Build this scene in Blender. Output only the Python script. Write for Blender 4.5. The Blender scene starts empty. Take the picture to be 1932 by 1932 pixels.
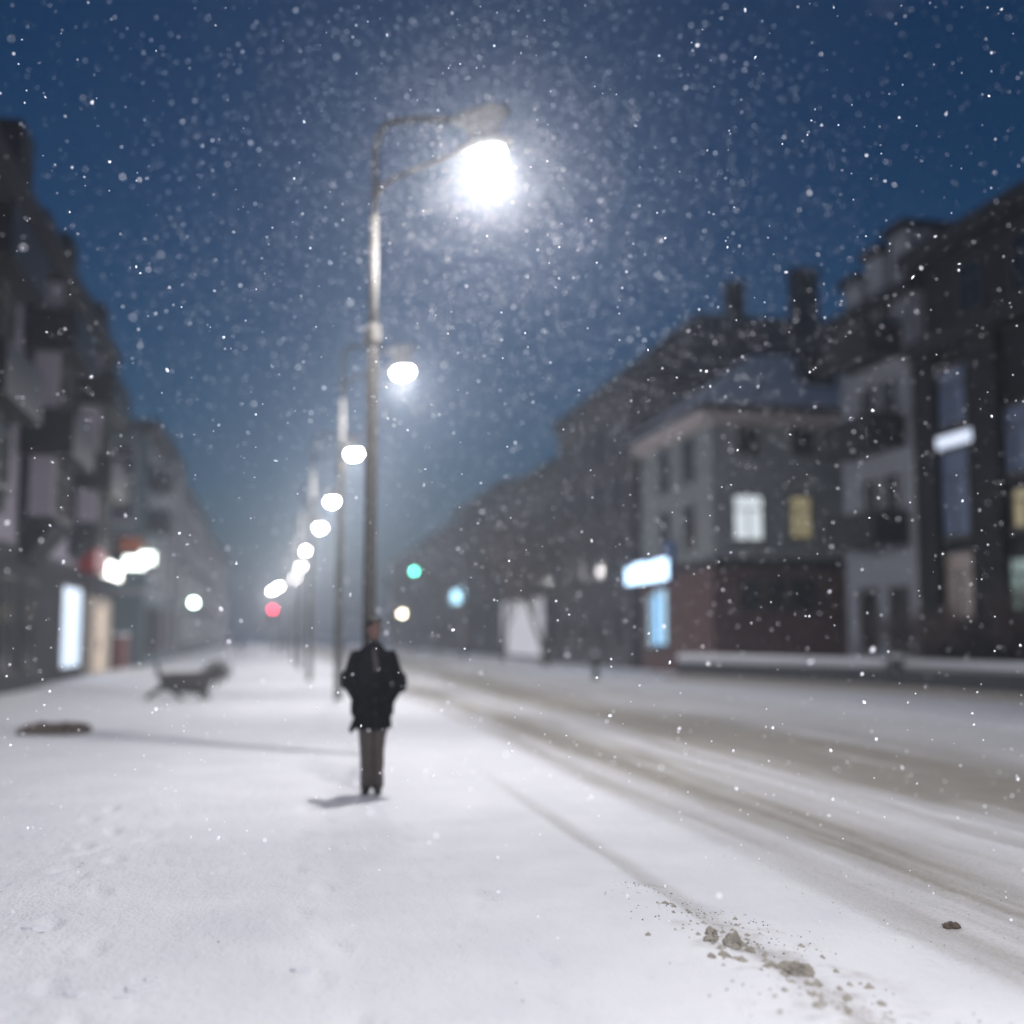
import bpy, bmesh, math, random
import numpy as np
from mathutils import Vector, Matrix, noise as mnoise
random.seed(7); rng = np.random.default_rng(11)
S = bpy.context.scene
COL = S.collection
R = math.radians

# ------------------------------------------------------------------ camera
F = 2200.0                      # focal length in units of a 1932 px wide frame
PITCH = math.atan(232 / F); YAW = math.atan(451 / F * math.cos(PITCH)); EYE = 1.6
cam = bpy.data.objects.new('camera', bpy.data.cameras.new('camera')); COL.objects.link(cam)
cam.location = (0, 0, EYE)
cam.rotation_euler = (R(90) + PITCH, 0, -YAW)
cam.data.lens = 41.0; cam.data.sensor_width = 36.0
cam.data.clip_start = 0.05; cam.data.clip_end = 3000
cam.data.dof.use_dof = True
cam.data.dof.focus_distance = 6.7
cam.data.dof.aperture_fstop = 0.47
cam.data.dof.aperture_blades = 0
S.camera = cam

# ------------------------------------------------------------------ sky at blue hour
SKY_STRENGTH = 0.054
W = bpy.data.worlds.new('World'); S.world = W; W.use_nodes = True
wn = W.node_tree; bg = wn.nodes['Background']
sky = wn.nodes.new('ShaderNodeTexSky'); sky.sky_type = 'NISHITA'; sky.sun_disc = False
sky.sun_elevation = R(3.0); sky.sun_rotation = R(180); sky.altitude = 100
sky.air_density = 1.0; sky.dust_density = 0.2; sky.ozone_density = 4.8
wn.links.new(sky.outputs[0], bg.inputs[0]); bg.inputs[1].default_value = SKY_STRENGTH

# ------------------------------------------------------------------ exposure
S.view_settings.view_transform = 'Standard'; S.view_settings.look = 'None'
S.view_settings.gamma = 1; S.view_settings.exposure = 0.20
S.cycles.use_denoising = True
S.cycles.max_bounces = 6; S.cycles.diffuse_bounces = 3; S.cycles.glossy_bounces = 2
S.cycles.transmission_bounces = 3; S.cycles.volume_bounces = 1
S.cycles.sample_clamp_indirect = 4; S.cycles.sample_clamp_direct = 0
LAMP_W = 2900.0; LAMP_COL = (1.0, 0.97, .985)
HAZE = 0.0022

# ------------------------------------------------------------------ photo pixel -> ray helpers (1932 px frame), used only to measure
def ray(px, py):
    x = (px - 966) / F; y = (966 - py) / F
    d = (x, math.cos(PITCH) - y * math.sin(PITCH), math.sin(PITCH) + y * math.cos(PITCH))
    c, s = math.cos(YAW), math.sin(YAW)
    return (d[0] * c + d[1] * s, -d[0] * s + d[1] * c, d[2])
def G(px, py):
    d = ray(px, py); t = -EYE / d[2]; return Vector((d[0] * t, d[1] * t, 0))
def AX(px, py, X):
    d = ray(px, py); t = X / d[0]; return d[1] * t, EYE + d[2] * t      # (Y, Z)
def AY(px, py, Y):
    d = ray(px, py); t = Y / d[1]; return Vector((d[0] * t, Y, EYE + d[2] * t))

# ------------------------------------------------------------------ materials
def nodes(name):
    m = bpy.data.materials.new(name); m.use_nodes = True
    nt = m.node_tree; return m, nt, nt.nodes['Principled BSDF']
def mat(name, col, rough=0.7, metal=0.0, var=0.25, scale=3.0, bump=0.0, bscale=20.0, spec=0.5):
    """one real-world colour broken up by two scales of noise, with an optional bump"""
    m, nt, p = nodes(name)
    N, L = nt.nodes, nt.links
    tc = N.new('ShaderNodeTexCoord')
    a = N.new('ShaderNodeTexNoise'); a.inputs['Scale'].default_value = scale; a.inputs['Detail'].default_value = 6
    L.new(tc.outputs['Object'], a.inputs['Vector'])
    mx = N.new('ShaderNodeMix'); mx.data_type = 'RGBA'
    L.new(a.outputs[0], mx.inputs[0])
    mx.inputs[6].default_value = (*[c * (1 - var) for c in col], 1)
    mx.inputs[7].default_value = (*[min(1, c * (1 + var)) for c in col], 1)
    L.new(mx.outputs[2], p.inputs['Base Color'])
    p.inputs['Roughness'].default_value = rough; p.inputs['Metallic'].default_value = metal
    p.inputs['Specular IOR Level'].default_value = spec
    if bump:
        b = N.new('ShaderNodeTexNoise'); b.inputs['Scale'].default_value = bscale; b.inputs['Detail'].default_value = 5
        L.new(tc.outputs['Object'], b.inputs['Vector'])
        bn = N.new('ShaderNodeBump'); bn.inputs['Strength'].default_value = bump; bn.inputs['Distance'].default_value = 0.02
        L.new(b.outputs[0], bn.inputs['Height']); L.new(bn.outputs[0], p.inputs['Normal'])
    return m
def glow(name, col, strength, rough=0.4, base=.8):
    m, nt, p = nodes(name)
    p.inputs['Base Color'].default_value = (*[c * (.15 if name.startswith('win_') else base) for c in col], 1)
    p.inputs['Emission Color'].default_value = (*col, 1); p.inputs['Emission Strength'].default_value = strength
    p.inputs['Roughness'].default_value = rough
    return m
M = {}
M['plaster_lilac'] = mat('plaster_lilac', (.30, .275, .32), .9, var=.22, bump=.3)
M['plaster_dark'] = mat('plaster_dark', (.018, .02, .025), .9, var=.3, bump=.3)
M['plaster_teal'] = mat('plaster_teal', (.11, .15, .16), .9, var=.2, bump=.3)
M['plaster_sage'] = mat('plaster_sage', (.24, .265, .27), .9, var=.2, bump=.3)
M['plaster_grey'] = mat('plaster_grey', (.28, .30, .34), .9, var=.22, bump=.3)
M['plaster_brown'] = mat('plaster_brown', (.078, .073, .082), .9, var=.3, bump=.3)
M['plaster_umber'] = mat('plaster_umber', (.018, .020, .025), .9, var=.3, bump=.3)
M['plaster_pink'] = mat('plaster_pink', (.45, .40, .39), .9, var=.2)
M['plaster_cream'] = mat('plaster_cream', (.42, .36, .29), .9, var=.2)
M['base_brick'] = mat('base_brick', (.12, .07, .064), .9, var=.4, scale=2, bump=.4)
M['trim'] = mat('trim', (.3, .29, .31), .85, var=.15)
M['trim_dark'] = mat('trim_dark', (.022, .023, .028), .8, var=.2)
M['roof_dark'] = mat('roof_dark', (.02, .022, .027), .7, var=.3)
M['roof_snow'] = mat('roof_snow', (.78, .80, .84), .9, var=.08, bump=.3)
M['snow'] = mat('snow', (.78, .79, .83), .95, var=.05, bump=.5, bscale=30)
M['glass_dark'] = mat('glass_dark', (.02, .024, .03), .12, var=.3, spec=.6)
M['frame_white'] = mat('frame_white', (.5, .5, .52), .6, var=.1)
M['frame_dark'] = mat('frame_dark', (.06, .055, .055), .6, var=.2)
M['concrete_lamplit'] = mat('concrete_lamplit', (.12, .114, .104), .85, var=.2, scale=6, bump=.4, bscale=40)  # upper post painted lighter, standing in for lamp light on it
M['concrete'] = mat('concrete', (.042, .04, .037), .85, var=.2, scale=6, bump=.4, bscale=40)  # lower post painted darker, for the shade below the lamp
M['metal_dark'] = mat('metal_dark', (.03, .03, .033), .45, .6, var=.2)
M['arm_black'] = mat('arm_black', (.010, .010, .011), .8, spec=.15)
M['metal_grey'] = mat('metal_grey', (.3, .3, .31), .5, .5, var=.15)
M['bark'] = mat('bark', (.10, .075, .06), .95, var=.35, scale=9, bump=.6)
M['twig'] = mat('twig', (.13, .10, .095), .95, var=.35, scale=2)
M['hedge'] = mat('hedge', (.05, .05, .045), .95, var=.4, scale=4, bump=.6)
M['wallstone'] = mat('wallstone', (.05, .052, .06), .9, var=.35, scale=3, bump=.5)
M['red_paint'] = mat('red_paint', (.3, .03, .03), .5, var=.2)
M['rust_red'] = mat('rust_red', (.2, .075, .07), .8, var=.25)
M['orange_paint'] = mat('orange_paint', (.5, .12, .04), .5, var=.2)
M['panel_glow'] = glow('panel_glow', (.93, .93, 1), .2)  # faint glow added to brighten the blank panel
M['door_wood'] = mat('door_wood', (.12, .08, .06), .6, var=.3)
M['coat'] = mat('coat', (.006, .006, .008), .95, var=.4, scale=12, bump=.5, bscale=70, spec=.06)
M['trousers'] = mat('trousers', (.075, .063, .058), .9, var=.35, scale=10, bump=.4, bscale=60, spec=.2)
M['skin'] = mat('skin', (.16, .085, .07), .6, var=.12, scale=20)
M['hair'] = mat('hair', (.014, .012, .012), .7, var=.4, scale=40)
M['boots'] = mat('boots', (.015, .014, .014), .5, var=.3)
M['scarf'] = mat('scarf', (.07, .06, .065), .95, var=.3, scale=30)
M['coat_blue'] = mat('coat_blue', (.03, .035, .06), .9, var=.3)
M['coat_brown'] = mat('coat_brown', (.06, .04, .035), .9, var=.3)
M['fur'] = mat('fur', (.095, .091, .088), .95, var=.5, scale=14, bump=.8, bscale=60, spec=.2)
M['fur_pale'] = mat('fur_pale', (.24, .235, .24), .95, var=.45, scale=10, bump=.8, bscale=60, spec=.2)
M['leafmould'] = mat('leafmould', (.17, .13, .105), .95, var=.5, scale=9, bump=.9, bscale=30)
M['slush'] = mat('slush', (.40, .37, .32), .9, var=.55, scale=26, bump=.9, bscale=40)
M['grit'] = mat('grit', (.09, .08, .07), .9, var=.5, scale=30)
M['lamp_glass'] = glow('lamp_glass', (1, .95, .90), 60)
M['lamp_off'] = mat('lamp_off', (.2, .195, .195), .5, var=.1)
M['pane_sky_reflection'] = mat('pane_sky_reflection', (.14, .19, .30), .6, var=.15)  # sky reflection painted into window panes as flat pale blue
M['win_white'] = glow('win_white', (.86, .95, 1), .72)
M['win_yellow'] = glow('win_yellow', (1, .86, .5), .22)
M['win_dimyellow'] = glow('win_dimyellow', (1, .84, .4), .13)
M['win_green'] = glow('win_green', (.75, 1, .92), .2)
M['win_pink'] = glow('win_pink', (1, .82, .78), .05)
M['shop_blue'] = glow('shop_blue', (.5, .78, 1), .75)
M['shop_teal'] = glow('shop_teal', (.6, .85, 1), .12)
M['shop_white'] = glow('shop_white', (.72, .85, 1), .75)
M['door_cream'] = glow('door_cream', (1, .8, .62), .18)
M['sign_white'] = glow('sign_white', (1, .98, .93), 5)
M['sign_mint'] = glow('sign_mint', (.9, 1, .93), 5)
M['sign_blue'] = glow('sign_blue', (.55, .78, 1), 3.0)
M['sign_tube'] = glow('sign_tube', (.75, .83, 1), .8)
M['light_mint'] = glow('light_mint', (.75, 1, .9), 22)
M['light_green'] = glow('light_green', (.15, 1, .75), 14)
M['light_red'] = glow('light_red', (1, .04, .12), 16)
M['light_warm'] = glow('light_warm', (1, .86, .66), 30)
M['light_cyan'] = glow('light_cyan', (.45, .8, 1), 3.0)

# ------------------------------------------------------------------ mesh builder
class MB:
    def __init__(s): s.bm = bmesh.new()
    def box(s, x0, x1, y0, y1, z0, z1):
        v = [s.bm.verts.new(c) for c in ((x0,y0,z0),(x1,y0,z0),(x1,y1,z0),(x0,y1,z0),(x0,y0,z1),(x1,y0,z1),(x1,y1,z1),(x0,y1,z1))]
        for f in ((3,2,1,0),(4,5,6,7),(0,1,5,4),(1,2,6,5),(2,3,7,6),(3,0,4,7)): s.bm.faces.new([v[i] for i in f])
        return s
    def prism(s, pts, z0, z1):
        """extrude a ground polygon (counter-clockwise)"""
        a = [s.bm.verts.new((x, y, z0)) for x, y in pts]; b = [s.bm.verts.new((x, y, z1)) for x, y in pts]
        n = len(pts); s.bm.faces.new(a[::-1]); s.bm.faces.new(b)
        for i in range(n): s.bm.faces.new((a[i], a[(i+1) % n], b[(i+1) % n], b[i]))
        return s
    def loft(s, rings, cap=True):
        """rings: lists of equally many points"""
        R_ = [[s.bm.verts.new(p) for p in r] for r in rings]; n = len(R_[0])
        for a, b in zip(R_, R_[1:]):
            for i in range(n): s.bm.faces.new((a[i], a[(i+1) % n], b[(i+1) % n], b[i]))
        if cap: s.bm.faces.new(R_[0][::-1]); s.bm.faces.new(R_[-1])
        return s
    def tube(s, pts, radii, n=10):
        pts = [Vector(p) for p in pts]
        if not hasattr(radii, '__len__'): radii = [radii] * len(pts)
        rings = []; up = Vector((0, 0, 1))
        for i, p in enumerate(pts):
            t = (pts[min(i+1, len(pts)-1)] - pts[max(i-1, 0)]).normalized()
            ref = up if abs(t.z) < .9 else Vector((1, 0, 0))
            if i == 0: u = t.cross(ref).normalized()
            else: u = (u - t * u.dot(t)).normalized()
            w = t.cross(u)
            rings.append([p + (u * math.cos(2*math.pi*k/n) + w * math.sin(2*math.pi*k/n)) * radii[i] for k in range(n)])
        return s.loft(rings)
    def ell(s, c, r, seg=14, rings=9, rot=None):
        m = Matrix.Translation(c) @ (rot.to_4x4() if rot else Matrix()) @ Matrix.Diagonal((*r, 1))
        bmesh.ops.create_uvsphere(s.bm, u_segments=seg, v_segments=rings, radius=1, matrix=m)
        return s
    def cone(s, p, q, r0, r1, n=14):
        """a capsule that tapers from p to q"""
        s.tube([p, q], [r0, r1], n); s.ell(p, (r0,)*3, n, 8); s.ell(q, (r1,)*3, n, 8); return s
    def build(s, name, m, parent=None, smooth=False, loc=None):
        bmesh.ops.recalc_face_normals(s.bm, faces=s.bm.faces)
        me = bpy.data.meshes.new(name); s.bm.to_mesh(me); s.bm.free()
        return put(name, me, m, parent, smooth, loc)
def put(name, me, m, parent=None, smooth=False, loc=None):
    if m is not None: me.materials.append(m)
    if smooth: me.polygons.foreach_set('use_smooth', [True] * len(me.polygons))
    o = bpy.data.objects.new(name, me); COL.objects.link(o)
    if parent: o.parent = parent
    if loc is not None: o.location = loc
    return o
def tag(o, label=None, cat=None, group=None, kind=None):
    if label: o['label'] = label
    if cat: o['category'] = cat
    if group: o['group'] = group
    if kind: o['kind'] = kind
    return o
def thing(name, label, cat, loc=(0,0,0), rz=0, group=None):
    o = bpy.data.objects.new(name, None); COL.objects.link(o); o.empty_display_size = .2
    o.location = loc; o.rotation_euler = (0, 0, rz)
    return tag(o, label, cat, group)
def copy_tree(o, parent=None):
    c = o.copy(); COL.objects.link(c)
    if parent: c.parent = parent
    for ch in list(o.children): copy_tree(ch, c)
    return c
def remeshed(mb, voxel, smooth_it=6):
    """fuse overlapping pieces into ONE continuous skin"""
    me = bpy.data.meshes.new('t'); bmesh.ops.recalc_face_normals(mb.bm, faces=mb.bm.faces); mb.bm.to_mesh(me); mb.bm.free()
    o = bpy.data.objects.new('t', me); COL.objects.link(o)
    a = o.modifiers.new('r', 'REMESH'); a.mode = 'VOXEL'; a.voxel_size = voxel
    b = o.modifiers.new('s', 'SMOOTH'); b.iterations = smooth_it; b.factor = .5
    dg = bpy.context.evaluated_depsgraph_get()
    out = bpy.data.meshes.new_from_object(o.evaluated_get(dg))
    bpy.data.objects.remove(o); return out

# ------------------------------------------------------------------ noise on arrays
def vnoise(x, y, seed=0):
    xi = np.floor(x).astype(np.int64); yi = np.floor(y).astype(np.int64); fx = x - xi; fy = y - yi
    fx = fx*fx*(3-2*fx); fy = fy*fy*(3-2*fy)
    def h(a, b):
        n = (a*374761393 + b*668265263 + seed*1442695041) & 0x7fffffff
        n = ((n ^ (n >> 13)) * 1274126177) & 0x7fffffff
        return ((n ^ (n >> 16)) & 0xffff) / 65535.0
    return (h(xi,yi)*(1-fx)+h(xi+1,yi)*fx)*(1-fy) + (h(xi,yi+1)*(1-fx)+h(xi+1,yi+1)*fx)*fy
def fbm(x, y, seed=0, oct=4):
    t = 0; a = .5
    for i in range(oct): t = t + a*(vnoise(x, y, seed+i) - .5); x = x*2.03+7.1; y = y*2.03+3.3; a *= .5
    return t

# ------------------------------------------------------------------ ground: pavement, road, far pavement as one continuous relief
KERB, FARKERB = 2.32, 11.9
def bump(v, c, w): return np.exp(-((v - c) / w) ** 2)
def track_dirt_kerb_shade(X, Y):
    """slush worn through the snow by tyres: streaks that run along the road, plus painted kerb shade"""
    wob = .10*np.sin(Y*.11+.4) + .5*fbm(Y*.09, X*0+1.5, 5)
    x = X - wob
    st = fbm(X*5.0, Y*.22, 21, 4)                      # long streaks
    st2 = fbm(X*13.0, Y*.5, 33, 3)
    d = .20*(1/(1+np.exp(-(x-3.2)*6))) + .95*bump(x, 4.30, .48) + .42*bump(x, 3.52, .20) + .30*bump(x, 5.05, .14) + .26*bump(x, 5.5, .1)
    d = d + .38*(1/(1+np.exp(-(x-5.55)*5)))*(1/(1+np.exp((x-9.3)*2))) + .80*bump(x, 6.75, .6) + .55*bump(x, 8.05, .4) + .35*bump(x, 9.3, .35) + .22*bump(x, 10.6, .3) + .16*bump(x, 7.4, .8)
    d = d * (1 + 1.5*st + .7*st2)
    d = d * np.clip(.78 + .9*fbm(X*.35, Y*.12, 41, 3), .35, 1.25)
    d = d + .34*bump(X, KERB+.10, .13) * (1+1.2*st) * np.clip((16-Y)/6, .2, 1)      # gutter line: kerb shade painted in as slush colour
    return np.clip(d, 0, 1)
def relief(X, Y):
    h = .05*fbm(X*.35, Y*.3, 1, 3) + .026*fbm(X*1.7, Y*1.5, 2, 4)
    near = np.clip((18 - Y) / 12, 0, 1) * (Y > 1)
    h = h + near*(.014*fbm(X*6, Y*5, 3, 4) + .007*fbm(X*21, Y*19, 4, 3))
    ped = (X < KERB - .1)
    # trodden, crusty places with a few small edges in the snow
    crust = np.clip(fbm(X*.9+3, Y*.9, 8, 3)*4 - .25, 0, 1) * near
    h = h + crust*.016*np.abs(fbm(X*9, Y*9, 9, 3))*2
    lines = np.abs(fbm(X*1.3+9, Y*1.9, 14, 4)); h = h - near*.012*np.exp(-(lines/.012)**2) * (fbm(X*.6, Y*.6, 17, 2) > .05)
    h = h + .055/(1+np.exp((X - KERB)*9)) + .055/(1+np.exp(-(X - FARKERB)*6))
    for fx, fy, fa, fw in FEET:
        m = (np.abs(X-fx) < .3) & (np.abs(Y-fy) < .4)
        if m.any():
            dx, dy = X[m]-fx, Y[m]-fy; u = dx*math.cos(fa)+dy*math.sin(fa); v = -dx*math.sin(fa)+dy*math.cos(fa)
            q = (u/.055)**2 + (v/.15)**2; h[m] = h[m] - 1.5*fw*np.exp(-q**2*.6) + fw*.25*np.exp(-((np.sqrt(q)-1.5)/.35)**2)
    rid = bump(X, KERB-.12, .22) * (.03 + .09*np.clip(fbm(X*2.2, Y*1.6, 19, 4)+.12, 0, 1)) * np.clip((12 - Y)/6, .25, 1)
    h = h + rid
    churn = bump(X, KERB+.1, .45) * np.clip((7.2-Y)/1.5, 0, 1) * np.clip(fbm(X*1.1, Y*.9, 71, 3)*3+.55, 0, 1)
    h = h + churn*(.05*np.abs(fbm(X*5, Y*5, 72, 4)) + .03*fbm(X*14, Y*14, 73, 3))
    t = track_dirt_kerb_shade(X, Y) * ((X > KERB) & (X < FARKERB)); h = h - .022*t
    # old tyre ruts beside the kerb and a low ploughed edge across the pavement
    h = h - .012*bump(X, KERB+.55, .12)*near - .008*bump(X, 1.25, .09)*near*(Y > 6) - .008*bump(X, .3+.02*Y, .08)*near
    h = h + .028*bump(Y, 14.6+.25*np.sin(X*.7), .16) * (X < .5) * np.clip(-(X-.5), 0, 1) * .7
    h = h + .05*bump(Y, 19.6+.3*np.sin(X), .5)*(X < 1)
    return h
FEET = []
def trail(x, y, ang, n, step, depth):
    for k in range(n):
        s = (k % 2)*2-1
        FEET.append((x + s*.09*math.cos(ang) + random.gauss(0, .03), y + s*.09*math.sin(ang) + random.gauss(0, .04), ang + random.gauss(0, .12), depth*random.uniform(.5, 1.2)))
        x += -math.sin(ang)*step; y += math.cos(ang)*step
trail(-.75, 4.4, .10, 12, .62, .018); trail(.25, 4.2, -.02, 11, .66, .014); trail(-2.4, 5.6, -.35, 9, .6, .016); trail(1.25, 5.0, .05, 9, .68, .012); trail(-1.5, 4.9, 1.0, 5, .6, .017)
ys = [-14, -8, -4, 0, 2]
y = 3.4
while y < 30: ys.append(y); y += max(.022, y*y*.0007)
while y < 700: ys.append(y); y *= 1.06
ys.append(700); ys = np.array(ys)
def cols(a, b, fine0, fine1, step):
    c = list(np.arange(max(a, fine0), min(b, fine1) + 1e-6, step))
    lo = c[0]; k = step
    pre = []; x = lo
    while x > a: k *= 1.35; x = max(a, x - k); pre.append(x)
    post = []; x = c[-1]; k = step
    while x < b: k *= 1.35; x = min(b, x + k); post.append(x)
    return np.array(pre[::-1] + c + post)
def sheet(name, xs, m):
    X, Y = np.meshgrid(xs, ys); Z = relief(X, Y)
    nx, ny = len(xs), len(ys)
    co = np.stack([X, Y, Z], -1).reshape(-1, 3).astype(np.float32)
    i = (np.arange(ny-1)[:, None]*nx + np.arange(nx-1)[None, :]).ravel()
    q = np.stack([i, i+1, i+nx+1, i+nx], -1).ravel().astype(np.int32)
    me = bpy.data.meshes.new(name); me.vertices.add(len(co)); me.vertices.foreach_set('co', co.ravel())
    me.loops.add(len(q)); me.loops.foreach_set('vertex_index', q)
    me.polygons.add(len(q)//4); me.polygons.foreach_set('loop_start', np.arange(0, len(q), 4, dtype=np.int32))
    me.polygons.foreach_set('use_smooth', np.ones(len(q)//4, dtype=bool))
    me.update(); at = me.attributes.new('dirt_and_shade', 'FLOAT', 'POINT')
    dirt_and_shade = track_dirt_kerb_shade(X, Y) * (X > KERB-.15) * (X < FARKERB+.1)
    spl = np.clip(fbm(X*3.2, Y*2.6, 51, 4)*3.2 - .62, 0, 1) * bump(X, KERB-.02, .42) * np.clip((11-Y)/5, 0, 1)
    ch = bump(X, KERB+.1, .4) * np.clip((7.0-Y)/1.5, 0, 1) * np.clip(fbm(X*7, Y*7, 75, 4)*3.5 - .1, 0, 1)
    dirt_and_shade = np.clip(dirt_and_shade + .7*spl + .6*ch, 0, 1)
    at.data.foreach_set('value', dirt_and_shade.ravel().astype(np.float32))
    o = put(name, me, m); o['kind'] = 'structure'; return o
def snow_ground():
    m, nt, p = nodes('snow_ground'); N, L = nt.nodes, nt.links
    tc = N.new('ShaderNodeTexCoord'); at = N.new('ShaderNodeAttribute'); at.attribute_name = 'dirt_and_shade'
    def noise(scale, det=5, vec=None):
        n = N.new('ShaderNodeTexNoise'); n.inputs['Scale'].default_value = scale; n.inputs['Detail'].default_value = det
        L.new(vec or tc.outputs['Object'], n.inputs['Vector']); return n
    def math_(op, a, b):
        n = N.new('ShaderNodeMath'); n.operation = op
        for k, v in enumerate((a, b)):
            if isinstance(v, (int, float)): n.inputs[k].default_value = v
            else: L.new(v, n.inputs[k])
        return n.outputs[0]
    def mix(f, a, b):
        n = N.new('ShaderNodeMix'); n.data_type = 'RGBA'; L.new(f, n.inputs[0])
        for k, v in ((6, a), (7, b)):
            if isinstance(v, tuple): n.inputs[k].default_value = (*v, 1)
            else: L.new(v, n.inputs[k])
        return n.outputs[2]
    big = noise(.5); fine = noise(45, 6); grain = noise(170, 3)
    snow = mix(noise(1.3, 7).outputs[0], (.70, .71, .76), (.92, .92, .93))
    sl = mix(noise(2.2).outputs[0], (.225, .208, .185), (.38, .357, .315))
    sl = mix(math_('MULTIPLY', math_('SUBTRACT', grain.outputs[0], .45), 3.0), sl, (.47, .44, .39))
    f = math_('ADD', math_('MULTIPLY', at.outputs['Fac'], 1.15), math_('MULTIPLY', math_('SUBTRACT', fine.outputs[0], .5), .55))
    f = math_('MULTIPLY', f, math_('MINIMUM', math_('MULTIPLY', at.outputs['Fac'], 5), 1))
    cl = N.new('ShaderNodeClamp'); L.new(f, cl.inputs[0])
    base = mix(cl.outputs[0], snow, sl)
    L.new(base, p.inputs['Base Color']); p.inputs['Roughness'].default_value = .9
    p.inputs['Specular IOR Level'].default_value = .25
    b1 = N.new('ShaderNodeBump'); b1.inputs['Strength'].default_value = .55; b1.inputs['Distance'].default_value = .02
    mp = N.new('ShaderNodeMapping'); mp.inputs['Scale'].default_value = (1, .22, 1); L.new(tc.outputs['Object'], mp.inputs[0])
    scuff = noise(9, 6, mp.outputs[0])
    L.new(math_('ADD', math_('MULTIPLY', scuff.outputs[0], 1.6), fine.outputs[0]) if False else math_('ADD', math_('ADD', fine.outputs[0], math_('MULTIPLY', scuff.outputs[0], 1.3)), math_('MULTIPLY', noise(14).outputs[0], 1.2)), b1.inputs['Height'])
    b2 = N.new('ShaderNodeBump'); b2.inputs['Strength'].default_value = .35; b2.inputs['Distance'].default_value = .006
    L.new(grain.outputs[0], b2.inputs['Height']); L.new(b1.outputs[0], b2.inputs['Normal']); L.new(b2.outputs[0], p.inputs['Normal'])
    return m
MG = snow_ground()
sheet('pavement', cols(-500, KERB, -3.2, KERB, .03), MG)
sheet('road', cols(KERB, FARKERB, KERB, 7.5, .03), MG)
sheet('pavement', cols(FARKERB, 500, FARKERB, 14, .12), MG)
def gz(x, y): return float(relief(np.array([float(x)]), np.array([float(y)]))[0])

# ------------------------------------------------------------------ haze of falling snow that is too fine to see
hz = MB(); hz.box(-520, 520, -20, 720, -1.2, 26)
hm = bpy.data.materials.new('haze'); hm.use_nodes = True
for n in list(hm.node_tree.nodes):
    if n.type == 'BSDF_PRINCIPLED': hm.node_tree.nodes.remove(n)
hv = hm.node_tree.nodes.new('ShaderNodeVolumePrincipled')
hv.inputs['Color'].default_value = (.83, .90, 1.0, 1); hv.inputs['Density'].default_value = HAZE
hv.inputs['Anisotropy'].default_value = .83
hm.node_tree.links.new(hv.outputs[0], hm.node_tree.nodes['Material Output'].inputs['Volume'])
hz = hz.build('haze', hm); hz['kind'] = 'stuff'

# ------------------------------------------------------------------ buildings
# A face of a building: origin, direction along it (u) and outward normal (n); windows are built flat and turned onto it.
WIN = {}
def window_mesh(w, h, fm, style):
    key = (round(w, 2), round(h, 2), fm, style)
    if key in WIN: return WIN[key]
    t = .09
    f = MB(); f.box(-w/2-t, -w/2, -.07, .0, -t, h+t); f.box(w/2, w/2+t, -.07, .0, -t, h+t)
    f.box(-w/2, w/2, -.07, .0, h, h+t); f.box(-w/2-.16, w/2+.16, -.15, .0, -t-.08, -t)
    f.box(-w/2, w/2, -.07, 0, -t, 0)
    if style >= 1: f.box(-.03, .03, -.055, -.02, 0, h*(.68 if style == 2 else 1))
    if style == 2: f.box(-w/2, w/2, -.06, -.02, h*.68, h*.68+.06)
    bmesh.ops.recalc_face_normals(f.bm, faces=f.bm.faces)
    a = bpy.data.meshes.new('window'); f.bm.to_mesh(a); f.bm.free(); a.materials.append(M[fm])
    p = MB(); p.box(-w/2, w/2, -.018, 0, 0, h); bmesh.ops.recalc_face_normals(p.bm, faces=p.bm.faces)
    b = bpy.data.meshes.new('pane'); p.bm.to_mesh(b); p.bm.free(); b.materials.append(M['glass_dark'])
    WIN[key] = (a, b); return WIN[key]
def window(parent, x, y, z, rz, w, h, fm='frame_white', style=2, lit=None, label=None):
    a, b = window_mesh(w, h, fm, style)
    o = bpy.data.objects.new('window', a); COL.objects.link(o); o.parent = parent
    o.location = (x, y, z); o.rotation_euler = (0, 0, rz)
    g = bpy.data.objects.new('pane', b); COL.objects.link(g); g.parent = o
    if lit:
        g.material_slots[0].link = 'OBJECT'; g.material_slots[0].material = M[lit]
        o['label'] = label or 'lit window'
    return o
EAST, WEST, SOUTH = R(90), R(-90), 0.0       # turn a window (normal -y) to face +x, -x, -y
def hip(x0, x1, y0, y1, z0, z1, over=.5):
    m = MB(); x0 -= over; x1 += over; y0 -= over; y1 += over
    w = min(x1-x0, y1-y0)/2 * .8
    low = [(x0,y0),(x1,y0),(x1,y1),(x0,y1)]; hi = [(x0+w,y0+w),(x1-w,y0+w),(x1-w,y1-w),(x0+w,y1-w)]
    m.loft([[(x, y, z0) for x, y in low], [(x, y, z0+.18) for x, y in low], [(x, y, z1) for x, y in hi]]); return m
def balcony(parent, x0, x1, y0, y1, z, h=1.0, m='trim_dark'):
    b = MB(); b.box(x0, x1, y0, y1, z-.15, z); t = .06
    b.box(x0, x0+t, y0, y1, z, z+h); b.box(x1-t, x1, y0, y1, z, z+h)
    b.box(x0+t, x1-t, y0, y0+t, z, z+h); b.box(x0+t, x1-t, y1-t, y1, z, z+h)
    return b.build('balcony', M[m], parent)

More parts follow.
